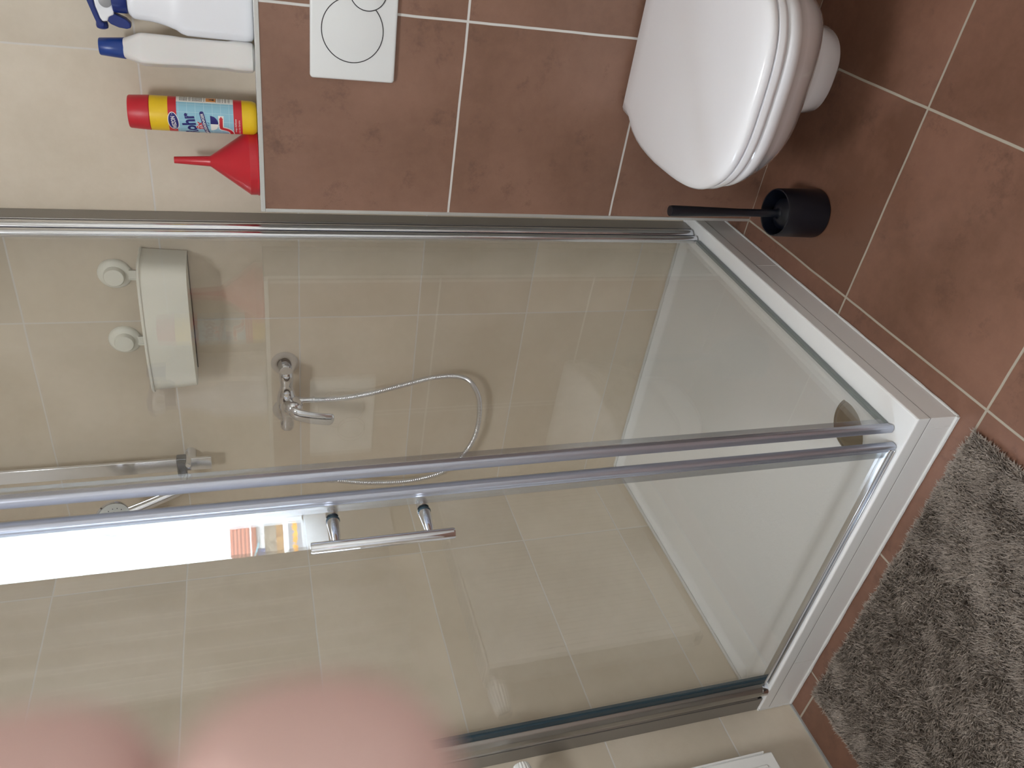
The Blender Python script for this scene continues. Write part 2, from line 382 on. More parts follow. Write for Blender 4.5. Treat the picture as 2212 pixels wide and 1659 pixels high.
# slight inward turn of the right panel: x runs from .868 at the wall to .853 at the corner
def rx(y): return .868 + (.853-.868)*(-y/.885)
def rbox(bb, y0, y1, x0, x1, z0, z1):
    v = [(rx(y)+x, y, z) for z in (z0, z1) for y in (y0, y1) for x in (x0, x1)]
    bb.add(v, [(0, 2, 3, 1), (4, 5, 7, 6), (0, 1, 5, 4), (2, 6, 7, 3), (0, 4, 6, 2), (1, 3, 7, 5)])
b = B(); rbox(b, -.868, -.092, -.003, .003, ZG0, ZG1); b.build('glass_panel', M_glass, rd, smooth=False)
b = B(); rbox(b, -.046, -.0005, -.013, .013, ZT+.001, ZG1); b.build('wall_channel', M_chan, rd, bevel=.0015)
b = B(); 
def rcol(bb, yc, ry, rxx):
    bb.loft([[(rx(yc)+rxx*math.cos(2*PI*k/28), yc+ry*math.sin(2*PI*k/28), z) for k in range(28)] for z in (ZT+.004, ZG1)])
rcol(b, -.0590, .0122, .014); rcol(b, -.0875, .0095, .0095); rbox(b, -.0800, -.0690, -.005, .004, ZT+.004, ZG1)
b.build('frame_profile', M_alu, rd, bevel=.004, seg=4)
b = B(); rbox(b, -.0783, -.0707, .0038, .0048, ZT+.004, ZG1); b.build('hinge_groove', mat('dark blue groove', (30, 34, 60), .3), rd)
b = B(); rbox(b, -.866, -.101, -.0045, .0045, ZT+.0005, ZG0+.001); b.build('bottom_seal', mat('smoky seal strip', (120, 128, 126), .25), rd, bevel=.0015)
def corner_strip(root, c, du, dn, ln, th):
    """magnetic closing strip: du along the glass (towards the corner), dn outwards"""
    du = Vector(du); dn = Vector(dn); c = Vector(c)
    prof = [(-ln*.5, -th*.3), (-ln*.5, th*.3), (-ln*.15, th*.42), (-ln*.05, th*.62), (ln*.25, th*.72), (ln*.46, th*.45), (ln*.5, 0), (ln*.46, -th*.55), (ln*.1, -th*.6), (-ln*.15, -th*.42)]
    bb = B(); bb.loft([[c + du*a + dn*q + Vector((0, 0, z)) for a, q in prof] for z in (ZT+.002, ZG1)])
    return bb
cs = corner_strip(rd, (.8535, -.8760, 0), (-.02, -1, 0), (1, 0, 0), .0185, .012); cs.build('closing_strip', M_strip, rd, bevel=.0015, angle=25)

ld = thing('shower_door', 'glass shower door with a chrome bar handle, facing the grey rug', 'shower door', (.45, GY, ZT), None)
B().box(.115, .818, GY-.003, GY+.003, ZG0, ZG1).build('glass_panel', M_glass, ld, smooth=False)
B().box(.0005, .045, GY-.014, GY+.014, ZT+.001, ZG1).build('wall_channel', M_chan, ld, bevel=.0012)
b = B(); z = (ZT+.018, ZG1)
prof = [(.047, -.012), (.052, -.0155), (.056, -.0115), (.059, -.0115), (.062, -.0165), (.072, -.0195), (.084, -.0185), (.094, -.013), (.098, -.006), (.098, .01), (.047, .012)]
b.loft([[(x, GY+q, zz) for x, q in prof] for zz in z]); b.build('frame_profile', M_prof, ld, bevel=.0012, angle=20)
B().box(.0452, .0468, GY-.012, GY+.012, ZT+.004, ZG1).build('profile_gap', M_black, ld)
B().box(.098, .117, GY-.006, GY+.006, ZT+.012, ZG1).build('edge_seal', M_seal, ld, bevel=.002)
b = B(); b.lathe([(.0, -.0), (.0155, 0), (.017, .002), (.017, .015), (.015, .0172)], (.074, GY-.004, ZT+.0005), 'Z', 32)
b.build('pivot_cap', M_chrome, ld)
b = B(); b.box(.1, .824, GY-.0075, GY+.0065, ZT+.001, ZT+.014).box(.1, .824, GY-.011, GY-.0075, ZT+.001, ZT+.005)
b.build('bottom_seal', M_alu, ld, bevel=.002)
cs = corner_strip(ld, (.8255, GY, 0), (1, 0, 0), (0, -1, 0), .0185, .012); cs.build('closing_strip', M_strip, ld, bevel=.0015, angle=25)
b = B(); b.box(.803, .817, GY-.0042, GY+.0042, ZT+.002, ZG1); b.build('seal_lip', M_lip, ld, bevel=.001)
b = B(); rbox(b, -.867, -.854, -.0042, .0042, ZT+.002, ZG1); b.build('seal_lip', M_lip, rd, bevel=.001)
# handle
hd = B(); HX = .7855; HY = GY-.055
hd.lathe([(.0055, 0), (.0080, .0008), (.0087, .003), (.0087, .209), (.0080, .2112), (.0055, .212)], (HX, HY, .9545), 'Z', 32)
hb = hd.build('door_handle', M_chrome, ld)
for z in (.9915, 1.1295):
    B().lathe([(.0092, .004), (.0095, .008), (.0064, .045), (.0058, .054)], (HX, GY, z), '-Y', 24).build('handle_post', M_chrome, hb)
    B().lathe([(.0102, .003), (.0102, .006)], (HX, GY, z), '-Y', 24).build('gasket', M_seal, hb)
    B().lathe([(.0092, .003), (.0092, .018), (.0082, .0195)], (HX, GY, z), 'Y', 24).build('back_nut', M_chrome, hb)

# ------------------------------------------------------------------ shower basket on suction cups
bk = thing('shower_basket', 'white plastic shower basket hanging from two suction cups', 'basket', (.63, -.06, 1.36))
def bout(s, z, off=0):
    cx = .628; hx = .166*s+off; y0 = -.006; yf = -.118*s-off; pts = []
    # back edge then rounded front
    n = 10; r = .045
    pts.append((cx+hx, y0, z))
    for k in range(n+1):
        a = math.radians(90*k/n); pts.append((cx+hx-r+r*math.cos(a), yf+r-r*math.sin(a), z))
    for k in range(1, 8):
        t = k/8; pts.append((cx+(hx-r)*(1-2*t), yf-.012*4*t*(1-t), z))
    for k in range(n+1):
        a = math.radians(90+90*k/n); pts.append((cx-hx+r+r*math.cos(a), yf+r-r*math.sin(a), z))
    pts.append((cx-hx, y0, z)); return pts
b = B(); b.loft([bout(.955, 1.362), bout(.965, 1.360), bout(1.0, 1.455), bout(1.0, 1.455, -.003), bout(.965, 1.364, -.003)], False, True)
b.add(bout(.955, 1.362), [tuple(range(len(bout(1, 1))))])
b.build('bin', M_plast, bk)
ring = bout(1.0, 1.4555, .001); b = B()
b.loft([[ (p[0], p[1], p[2]+dz) for p in bout(1.0, 1.4555, of)] for of, dz in ((.0035, -.002), (.0040, .001), (.0015, .0035), (-.003, .003), (-.0035, -.001), (.0035, -.002))], False, False)
b.build('rim', M_plast, bk)
for cx in (.7285, .5535):
    cz = 1.5165
    q = B().lathe([(.036, 0), (.036, .003), (.033, .008), (.026, .011), (.0, .012)], (cx, -.0005, cz), '-Y', 48).build('suction_cup', M_plast, bk)
    B().lathe([(.0225, .010), (.022, .021), (.020, .024), (.0, .0245)], (cx, -.0005, cz), '-Y', 40).build('knob', M_plast, q)
    B().box(cx-.012, cx-.009, -.012, -.006, 1.45, cz-.03).box(cx+.009, cx+.012, -.012, -.006, 1.45, cz-.03).box(cx-.012, cx+.012, -.010, -.0075, 1.45, cz-.028).build('hanging_strap', M_plast, q)

# ------------------------------------------------------------------ mixer, hose
mx = thing('shower_mixer', 'chrome single-lever shower mixer with two conical wall rosettes', 'tap', (.39, -.06, 1.152))
MZ = 1.152
for cx in (.467, .317):
    r_ = B().lathe([(.0345, .0), (.0345, .003), (.0335, .006), (.0165, .041), (.0155, .042)], (cx, -.0005, MZ), '-Y', 48).build('rosette', M_chrome, mx)
    B().lathe([(.014, .030), (.014, .040), (.0155, .041), (.0155, .052), (.014, .054), (.014, .066)], (cx, -.0005, MZ), '-Y', 32).build('connector', M_chrome, r_)
b = B()
body = [(0.490, .010), (.488, .0155), (.483, .0175), (.462, .0180), (.452, .0165), (.440, .0165), (.428, .0195), (.412, .0235), (.392, .0250), (.372, .0235), (.356, .0195), (.342, .0165), (.334, .0165), (.328, .018), (.314, .0175), (.309, .0155), (.307, .010)]
b.lathe([(r, x) for x, r in body], (0, -.070, MZ), 'X', 40)
b.build('mixer_body', M_chrome, mx)
b = B(); b.lathe([(.024, -.008), (.0255, .004), (.0255, .014), (.0238, .0155), (.0238, .018), (.0255, .0195), (.0250, .034), (.020, .047), (.011, .0525), (0, .0535)], (.392, -.066, MZ-.003), (0, -1, -.38), 40)
b.build('cartridge_dome', M_chrome, mx)
# lever: a flat curved paddle that runs forward and down
cl = spline([(.392, -.100, MZ-.004), (.388, -.118, MZ-.020), (.381, -.126, MZ-.050), (.374, -.127, MZ-.082), (.367, -.124, MZ-.114)], 8)
b = B(); rings = []; n = len(cl)
for i, p in enumerate(cl):
    t = i/(n-1); T = (cl[min(i+1, n-1)]-cl[max(i-1, 0)]).normalized(); U = Vector((1, 0, 0)); U = (U-T*U.dot(T)).normalized(); V = T.cross(U)
    wd = .0195*(1-.08*sst(0, .5, t)); th = .012*(1-.4*sst(0, .7, t))
    if t > .9: wd *= math.sqrt(max(.03, 1-((t-.9)/.1)**2)); th *= math.sqrt(max(.06, 1-((t-.9)/.1)**2))
    rings.append([p+U*wd*math.cos(a)+V*th*math.sin(a) for a in [2*PI*k/24 for k in range(24)]])
b.loft(rings); b.build('lever', M_chrome, mx)
B().lathe([(.0095, 0), (.0095, .010), (.0115, .011), (.0115, .020), (.010, .0215)], (.392, -.066, MZ-.041), 'Z', 6+18).build('outlet', M_chrome, mx)

hose_pts = [(.392, -.066, 1.112), (.391, -.067, 1.07), (.393, -.066, 1.0), (.400, -.060, .93), (.419, -.055, .84), (.434, -.052, .77), (.434, -.05, .70), (.408, -.048, .655), (.34, -.045, .622), (.24, -.045, .616), (.16, -.045, .638), (.09, -.048, .695), (.062, -.05, .80), (.070, -.053, .92), (.094, -.056, 1.03), (.122, -.070, 1.18), (.152, -.092, 1.31), (.163, -.098, 1.388)]
hp = spline(hose_pts, 60); b = B()
b.tube(hp, [.0074 if k % 3 else .0066 for k in range(len(hp))], 14)
hose = b.build('shower_hose', M_alu); tag(hose, 'ribbed chrome shower hose looping from mixer up to the hand shower', 'hose')
B().lathe([(.0085, 0), (.0085, .006), (.0075, .007), (.0075, .026), (.0068, .030)], (.392, -.066, 1.082), 'Z', 24).build('hose_nut', M_chrome, hose)

# riser rail, slider, hand shower
rr = thing('shower_rail', 'flat chrome riser rail with slider fixed beside the corner', 'shower rail', (.193, -.05, 1.345))
B().box(.173, .213, -.056, -.048, 1.347, 1.99).build('rail', M_alu, rr, bevel=.0015)
for z in (1.40, 1.93): B().lathe([(.014, 0), (.014, .03), (.012, .048)], (.193, -.0005, z), '-Y', 24).build('wall_bracket', M_chrome, rr)
B().box(.163, .222, -.066, -.044, 1.408, 1.432).build('slider', mat('smoky chrome', (120, 124, 132), .18, 1), rr, bevel=.003)
B().lathe([(.007, 0), (.007, .022), (.0055, .024)], (.218, -.066, 1.402), '-Y', 16).build('slider_knob', M_chrome, rr)
B().lathe([(.016, 0), (.0145, .034)], (.158, -.060, 1.412), (-.25, -.75, .1), 24).build('shower_holder', M_chrome, rr)
hs = thing('hand_shower', 'chrome hand shower with white spray face hanging in the slider', 'shower head', (.15, -.1, 1.39))
ax = Vector((-.045, -.058, .20)).normalized(); p0 = Vector((.163, -.098, 1.384))
hl = [p0+ax*t for t in (0, .03, .07, .12, .17)]
B().tube(hl, [.0105, .0115, .012, .0125, .014], 24).build('handle', M_chrome, hs)
hc = p0+ax*.212; fn = Vector((.46, -.72, -.50)).normalized()
B().lathe([(.018, -.020), (.034, -.015), (.043, -.006), (.045, .002), (.042, .006), (0, .006)], hc, fn, 40).build('head', M_chrome, hs)
fo = B().lathe([(.041, .0055), (.040, .010), (.036, .0115), (0, .012)], hc, fn, 40).build('spray_face', mat('white spray face', (214, 218, 216), .4), hs)
b = B(); u = fn.orthogonal().normalized(); v = fn.cross(u)
for rr_, k_ in ((.010, 6), (.019, 11), (.028, 16)):
    for k in range(k_):
        a = 2*PI*k/k_; c = hc+fn*.0118+(u*math.cos(a)+v*math.sin(a))*rr_
        b.lathe([(.0013, 0), (.0010, .0012)], c, fn, 8)
b.build('nozzles', mat('grey rubber nozzle', (90, 92, 98), .6), fo)

# ------------------------------------------------------------------ toilet
TX = 1.352; TYB = PY
toilet = thing('toilet', 'white wall-hung toilet with closed lid below the flush plate', 'toilet', (TX, TYB, .06))
BACKP = [(0, .75), (.034, .77), (.064, .875), (.095, .93), (.124, .962), (.16, .985), (.20, 1.0), (.24, 1.0)]
def tout(z, hw, y0, y1):
    """plan outline of the D-shaped toilet: slightly waisted at the wall, squared-off round front"""
    pts = []; ys = TYB-.24; dy = TYB-y0
    if y1 > ys-.02: ys = (y0+y1)/2
    def half(sg):
        q = []
        for t, wv in BACKP:
            y = y0+(ys-y0)*(t/.24); q.append((TX+sg*hw*wv, y, z))
        for k in range(1, 21):
            a = PI/2*k/20; q.append((TX+sg*hw*math.cos(a)**(2/2.9), ys-(ys-y1)*math.sin(a)**(2/2.9), z))
        return q
    return half(1)+half(-1)[::-1][1:]
by = TYB-.0008
b = B(); b.loft([tout(.062, .045, by, -.33), tout(.065, .070, by, -.348), tout(.085, .087, by, -.368), tout(.13, .093, by, -.376), tout(.168, .096, by, -.381), tout(.178, .103, by, -.394), tout(.19, .117, by, -.425), tout(.215, .137, by, -.466),
    tout(.25, .155, by, -.513), tout(.29, .170, by, -.553), tout(.33, .182, by, -.583), tout(.352, .187, by, -.596), tout(.358, .190, by, -.603), tout(.372, .193, by, -.609), tout(.383, .193, by, -.609), tout(.388, .188, by, -.604)])
b.build('bowl', M_porc, toilet, angle=60)
b = B(); b.loft([tout(.3885, .186, by-.03, -.602), tout(.391, .195, by-.03, -.612), tout(.399, .1975, by-.03, -.6145), tout(.407, .196, by-.03, -.613), tout(.409, .188, by-.03, -.605)])
b.build('seat', M_seat, toilet, angle=60)
b = B(); b.loft([tout(.4105, .188, by-.012, -.605), tout(.412, .196, by-.012, -.613), tout(.421, .199, by-.012, -.616), tout(.428, .196, by-.012, -.612), tout(.4325, .186, by-.014, -.601), tout(.4350, .165, by-.02, -.575), tout(.4365, .12, by-.06, -.52), tout(.437, .03, by-.2, -.4)])
b.build('lid', M_seat, toilet, angle=60)
B().box(TX-.148, TX+.148, by-.030, by-.004, .389, .420).build('hinge_cover', M_seat, toilet, bevel=.005)

# ------------------------------------------------------------------ flush plate
fp = thing('flush_plate', 'white flush plate with two overlapping round buttons above the toilet', 'flush plate', (1.349, PY, 1.0186))
b = B(); rg = lambda hx, hz, r, y: [(x, y, z) for x, z in rrect(1.349, 1.0186, hx, hz, r)]
b.loft([rg(.121, .080, .006, PY-.0005), rg(.123, .081, .006, PY-.003), rg(.123, .081, .006, PY-.009), rg(.1215, .0795, .006, PY-.0115), rg(.119, .077, .005, PY-.0122)])
b.build('cover', M_plate, fp, angle=50)
c1 = (1.3172, 1.0215); r1 = .0576; c2 = (1.3885, .9950); r2 = .0345; yp = PY-.0122
def disc(c, r, y0, y1, skip=None, skr=0):
    bb = B(); bb.lathe([(r, 0), (r, y1*.6), (r-.0015, y1), (0, y1+.0003)], (c[0], y0, c[1]), '-Y', 72); return bb
disc(c1, r1-.0008, yp, .0010).build('large_button', M_plate, fp)
disc(c2, r2-.0008, yp-.001, .0016).build('small_button', M_plate, fp)
b = B()
for c, r, oc, orr, yy in ((c1, r1, c2, r2, yp-.0006), (c2, r2, None, 0, yp-.0018)):
    N_ = 160; run = []
    for k in range(N_+1):
        a = 2*PI*k/N_; x = c[0]+r*math.cos(a); zz = c[1]+r*math.sin(a)
        if oc and math.hypot(x-oc[0], zz-oc[1]) < orr-.0005:
            if len(run) > 1: b.tube(run, .00085, 6)
            run = []; continue
        run.append((x, yy, zz))
    if len(run) > 1: b.tube(run, .00085, 6)
b.build('button_gap', M_groove, fp)

# ------------------------------------------------------------------ toilet brush
tbx, tby = 1.062, -.362
br = thing('toilet_brush', 'matt black toilet brush standing in its round holder on the floor', 'toilet brush', (tbx, tby, 0))
b = B(); b.lathe([(.0, .0005), (.050, .0005), (.054, .003), (.0545, .008), (.0525, .105), (.0515, .1085), (.049, .109), (.0475, .106), (.0475, .012), (.0, .010)], (tbx, tby, 0), 'Z', 64)
b.build('holder', M_navy, br)
b = B(); b.lathe([(0, .012), (.032, .02), (.037, .05), (.034, .085), (.018, .096), (.012, .097), (.0085, .102), (.0085, .20), (.0115, .335), (.0120, .366), (.011, .3705), (0, .371)], (tbx-.004, tby+.004, 0), 'Z', 32)
b.build('brush', M_navy, br)

# ------------------------------------------------------------------ rug
RX0, RX1, RY0, RY1 = .105, .905, -1.56, -.958
rug = thing('bath_mat', 'grey-brown shaggy bath mat on the floor in front of the shower', 'rug', ((RX0+RX1)/2, (RY0+RY1)/2, 0))
B().box(RX0+.006, RX1-.006, RY0+.006, RY1-.006, .0005, .006).build('backing', mat('mat backing', (74, 66, 60), .9), rug)
def rug_mat():
    m, t, b = base('grey brown pile'); N = t.nodes; L = t.links
    g = N.new('ShaderNodeNewGeometry'); n = N.new('ShaderNodeTexNoise'); n.inputs['Scale'].default_value = 7; n.inputs['Detail'].default_value = 5
    L.new(g.outputs['Position'], n.inputs['Vector'])
    cr = N.new('ShaderNodeMix'); cr.data_type = 'RGBA'; cr.inputs[6].default_value = lin((148, 136, 126)); cr.inputs[7].default_value = lin((184, 172, 161)); L.new(n.outputs['Fac'], cr.inputs[0])
    n2 = N.new('ShaderNodeTexNoise'); n2.inputs['Scale'].default_value = 400; L.new(g.outputs['Position'], n2.inputs['Vector'])
    mr = N.new('ShaderNodeMapRange'); mr.inputs[1].default_value = .3; mr.inputs[2].default_value = .7; mr.inputs[3].default_value = .7; mr.inputs[4].default_value = 1.25; L.new(n2.outputs['Fac'], mr.inputs[0])
    mm = N.new('ShaderNodeMix'); mm.data_type = 'RGBA'; mm.blend_type = 'MULTIPLY'; mm.inputs[0].default_value = 1; L.new(cr.outputs[2], mm.inputs[6]); L.new(mr.outputs[0], mm.inputs[7])
    L.new(mm.outputs[2], b.inputs['Base Color']); b.inputs['Roughness'].default_value = .75; b.inputs['Specular IOR Level'].default_value = .2
    return m
M_rug = rug_mat()
import numpy as np
rg_ = np.random.default_rng(5); nb = 150000
X = rg_.uniform(RX0, RX1, nb); Y = rg_.uniform(RY0, RY1, nb)
# lean of the pile follows a smooth field, with parted furrows
gx = np.linspace(0, 1, 64)
ang = np.zeros(nb); furr = np.zeros(nb)
for kx, ky, ph, am in ((5, 3, .3, 1.1), (-7, 6, 1.7, .9), (13, -9, 2.9, .7), (21, 17, .9, .5)):
    ang += am*np.sin(kx*X*1.6+ky*Y*1.6+ph); furr += np.sin(kx*X*4+ky*Y*4.4+ph*2)*am
ang = ang*.5+.6*np.sin(61*X+13*Y)+.6*np.sin(-47*X+71*Y+1)+rg_.normal(0, 1.1, nb)
h = .017*(1+.18*np.tanh(furr))*rg_.uniform(.75, 1.1, nb); lean = .0085*rg_.uniform(.4, 1.5, nb)
ex = np.minimum(np.minimum(X-RX0, RX1-X), np.minimum(Y-RY0, RY1-Y)); edge = np.clip(ex/.012, .35, 1); h *= edge
lx = np.cos(ang)*lean; ly = np.sin(ang)*lean; wd = .0011
px_ = -np.sin(ang+rg_.normal(0, .8, nb))*wd; py_ = np.cos(ang+rg_.normal(0, .8, nb))*wd
V = np.empty((nb, 5, 3)); cz = .005
V[:, 0] = np.stack([X-px_, Y-py_, np.full(nb, cz)], 1); V[:, 1] = np.stack([X+px_, Y+py_, np.full(nb, cz)], 1)
V[:, 2] = np.stack([X+lx*.4+px_, Y+ly*.4+py_, cz+h*.6], 1); V[:, 3] = np.stack([X+lx*.4-px_, Y+ly*.4-py_, cz+h*.6], 1)
V[:, 4] = np.stack([X+lx, Y+ly, cz+h], 1)
V[:, :, 0] -= rug.location.x; V[:, :, 1] -= rug.location.y
me = bpy.data.meshes.new('pile'); me.vertices.add(nb*5); me.vertices.foreach_set('co', V.reshape(-1))
me.loops.add(nb*7); me.polygons.add(nb*2); bi = np.arange(nb)*5
li = np.stack([bi, bi+1, bi+2, bi+3, bi+3, bi+2, bi+4], 1).reshape(-1); me.loops.foreach_set('vertex_index', li.astype(np.int32))
ls = np.stack([np.arange(nb)*7, np.arange(nb)*7+4], 1).reshape(-1); me.polygons.foreach_set('loop_start', ls.astype(np.int32))
me.update(calc_edges=True); me.validate(); me.materials.append(M_rug)
po_ = bpy.data.objects.new('pile', me); COL.objects.link(po_); po_.parent = rug; po_['kind'] = 'stuff'

# ------------------------------------------------------------------ radiator under the window
rad = thing('radiator', 'white panel radiator on the tiled wall just left of the shower', 'radiator', (.065, -1.5, .19))
r0, r1 = -1.95, -1.062; z0, z1 = .188, .750
b = B(); b.box(.085, .100, r1-.888, r1, z0, z1); b.build('front_panel', M_rad, rad, bevel=.004)
b = B(); b.box(.030, .045, r0, r1, z0, z1); b.build('rear_panel', M_rad, rad, bevel=.003)
B().box(.030, .104, r1-.001, r1+.0025, z0+.022, z1+.004).build('side_cover', M_rad, rad, bevel=.001)
b = B(); b.box(.028, .104, r0, r1, z1+.001, z1+.006)
b.build('top_grille', M_rad, rad, bevel=.0015)
b = B()
for k in range(40): b.box(.034, .096, r0+.012+k*.022, r0+.020+k*.022, z1+.0062, z1+.0066)
b.build('grille_slots', M_groove, rad)
b = B()
for k in range(28):
    yy = r1-.03-k*.031
    b.box(.100, .1035, yy-.0035, yy+.0035, z0+.03, z1-.04)
b.build('panel_ribs', M_rad, rad, bevel=.0016)
B().box(.046, .084, r1-.012, r1-.002, z0-.006, z0+.006).build('end_clip', M_black, rad)
for yy in (-1.25, -1.80): B().box(.001, .03, yy, yy+.03, .3, .65).build('bracket', M_rad, rad)
vz = .742
v_ = B().lathe([(.012, 0), (.012, .022), (.015, .024), (.015, .030)], (.068, r1+.0026, vz-.004), 'Y', 24).build('valve', M_chrome, rad)
b = B(); sg = 72; prof = [(.016, .028), (.0215, .032), (.0235, .038), (.0225, .060), (.0195, .088), (.0165, .098), (.010, .101), (0, .1015)]
rings = []
for r, hh in prof:
    rings.append([(.068+(r*(1+(.05 if (k//2) % 2 else -.02)*(1 if .03 < hh < .1 else 0)))*math.cos(2*PI*k/sg), r1+.0026+hh, vz-.004+(r*(1+(.05 if (k//2) % 2 else -.02)*(1 if .03 < hh < .1 else 0)))*math.sin(2*PI*k/sg)) for k in range(sg)])
b.loft(rings); tk = b.build('thermostat_knob', M_rad, v_, angle=30)
# ------------------------------------------------------------------ things on the ledge
LZ = PZ+.0025
def wrap_setup(cx, cy, r, face):
    """returns f(u, v, off): label coordinates in metres -> point on the cylinder; face = direction the label centre looks to"""
    a0 = math.atan2(face[1], face[0])
    return lambda u, v, off=0: (cx+(r+off)*math.cos(a0+u/r), cy+(r+off)*math.sin(a0+u/r), v)
# funnel
fx, fy = 1.0235, -.072
fu = thing('funnel', 'red plastic funnel standing upside down on the ledge', 'funnel', (fx, fy, LZ))
b = B(); b.lathe([(.0625, 0), (.0655, .0005), (.0655, .018), (.064, .0195), (.0115, .0935), (.0105, .0955), (.0066, .164), (.0058, .164), (.0095, .094), (.062, .018), (.0625, 0)], (fx, fy, LZ), 'Z', 64, False, False)
b.build('cone', M_red, fu, angle=35)
b = B()
for k in range(4):
    a = PI*.25+PI/2*k+.35; ux, uy = math.cos(a), math.sin(a); p = []
    b.add([(fx+ux*.0100-uy*.0008, fy+uy*.0100+ux*.0008, LZ+.095), (fx+ux*.0100+uy*.0008, fy+uy*.0100-ux*.0008, LZ+.095), (fx+ux*.0112, fy+uy*.0112, LZ+.10), (fx+ux*.0066, fy+uy*.0066, LZ+.162)], [(0, 1, 2), (0, 2, 3), (1, 3, 2), (0, 3, 1)])
b.build('spout_rib', M_red, fu)
b = B(); b.lathe([(.0655, .0), (.0668, .001), (.0668, .0025), (.0655, .0035)], (fx, fy, LZ), 'Z', 64, False, False); b.build('rim', M_red, fu)
# drain cleaner bottle
bx_, by_ = 1.118, -.075; BR = .0325
dcn = thing('drain_cleaner_bottle', 'yellow cylindrical drain cleaner bottle with red cap and blue printed label', 'bottle', (bx_, by_, LZ))
b = B(); b.lathe([(0, .001), (.026, .0), (.0295, .002), (.0322, .008), (BR, .014), (BR, .196), (.0322, .1975)], (bx_, by_, LZ), 'Z', 72); b.build('bottle_body', M_yel, dcn)
b = B(); b.lathe([(.0312, .1975), (.0328, .199), (.0326, .2005), (.0306, .234), (.0290, .2362), (0, .2368)], (bx_, by_, LZ), 'Z', 72); b.build('cap', M_redcap, dcn)
F = wrap_setup(bx_, by_, BR, (CAM.x-bx_, CAM.y-by_))
class Lab:
    def __init__(s): s.b = B(); s.mats = []
    def m(s, mt):
        if mt not in s.mats: s.mats.append(mt)
        s.b.cur = s.mats.index(mt)
    def rect(s, u0, u1, v0, v1, off, mt, n=None):
        s.m(mt); n = n or max(1, int(abs(u1-u0)/.002)); vs = []
        for k in range(n+1):
            u = u0+(u1-u0)*k/n; vs += [F(u, LZ+v0, off), F(u, LZ+v1, off)]
        s.b.add(vs, [(2*k, 2*k+2, 2*k+3, 2*k+1) for k in range(n)])
    def mesh2d(s, verts, faces, off, mt):
        """verts in label metres, cut into narrow strips so that it follows the curve"""
        s.m(mt); bm = bmesh.new(); bv = [bm.verts.new((x, y, 0)) for x, y in verts]
        for f in faces:
            try: bm.faces.new([bv[i] for i in f])
            except ValueError: pass
        if not bm.faces: bm.free(); return
        bmesh.ops.triangulate(bm, faces=bm.faces)
        us = [v[0] for v in verts]; u = math.floor(min(us)/.0015)*.0015
        while u < max(us):
            bmesh.ops.bisect_plane(bm, geom=bm.verts[:]+bm.edges[:]+bm.faces[:], plane_co=(u, 0, 0), plane_no=(1, 0, 0)); u += .0015
        bm.verts.index_update(); vs = [F(v.co.x, LZ+v.co.y, off) for v in bm.verts]; fs = [[v.index for v in f.verts] for f in bm.faces]; bm.free()
        s.b.add(vs, fs)
    def poly(s, pts, off, mt): s.mesh2d(pts, [tuple(range(len(pts)))], off, mt)
    def stroke(s, pts, wd, off, mt):
        vs = []; fs = []
        P = [Vector((p[0], p[1], 0)) for p in pts]
        for i, p in enumerate(P):
            T = (P[min(i+1, len(P)-1)]-P[max(i-1, 0)]).normalized(); nn = Vector((-T.y, T.x, 0))*wd/2
            vs += [(p.x-nn.x, p.y-nn.y), (p.x+nn.x, p.y+nn.y)]
        s.mesh2d(vs, [(2*i, 2*i+2, 2*i+3, 2*i+1) for i in range(len(P)-1)], off, mt)
    def text(s, body, cu, cv, width, height, off, mt, rot=0, shear=0, bold=0):
        cu_ = bpy.data.curves.new('t', 'FONT'); cu_.body = body; cu_.align_x = 'LEFT'; cu_.size = 1; cu_.offset = bold; cu_.resolution_u = 3; cu_.shear = shear
        ob = bpy.data.objects.new('t', cu_); COL.objects.link(ob); bpy.context.view_layer.update()
        me = bpy.data.meshes.new_from_object(ob.evaluated_get(bpy.context.evaluated_depsgraph_get()))
        vs = [(v.co.x, v.co.y) for v in me.vertices]; fs = [tuple(p.vertices) for p in me.polygons]
        bpy.data.objects.remove(ob); bpy.data.curves.remove(cu_); bpy.data.meshes.remove(me)
        if not vs: return
        x0 = min(v[0] for v in vs); x1 = max(v[0] for v in vs); y0 = min(v[1] for v in vs); y1 = max(v[1] for v in vs)
        sx = width/(x1-x0); sy = height/(y1-y0); c, sn = math.cos(rot), math.sin(rot); out = []
        for x, y in vs:
            X_ = (x-(x0+x1)/2)*sx; Y_ = (y-(y0+y1)/2)*sy; out.append((cu+X_*c-Y_*sn, cv+X_*sn+Y_*c))
        s.mesh2d(out, fs, off, mt)
LB = Lab(); mm_ = .001
LB.rect(-.1, .1, .0285, .0445, .0002, M_lred); LB.rect(-.1, .1, .149, .1645, .0002, M_lred); LB.rect(-.1, .1, .0445, .149, .0002, M_lblue)
for k in range(7): LB.rect(-.1, .025, .0445+.0155*(k+.5), .0445+.0155*(k+.5)+.0007, .0003, M_lgrid)
for k in range(-5, 2): LB.rect(k*.0155+.004, k*.0155+.0047, .0445, .149, .0003, M_lgrid, 1)
LB.rect(.025, .075, .0445, .149, .0004, M_lwhite)
rgn = random.Random(2)
v = .142
while v > .05:      # fine print in short runs
    if .078 < v < .094: v -= .0025; continue
    u = .0285
    while u < .060:
        l = rgn.uniform(.002, .006); LB.rect(u, u+l, v, v+.0009, .0005, M_lblk, 2); u += l+.0008
    v -= rgn.choice((.0021, .0021, .0021, .0042))
LB.rect(.029, .045, .077, .095, .0005, M_lorg)
LB.poly([(.032, .080), (.041, .080), (.0375, .085), (.040, .091), (.036, .087), (.033, .092), (.0345, .085)], .0006, M_lblk)
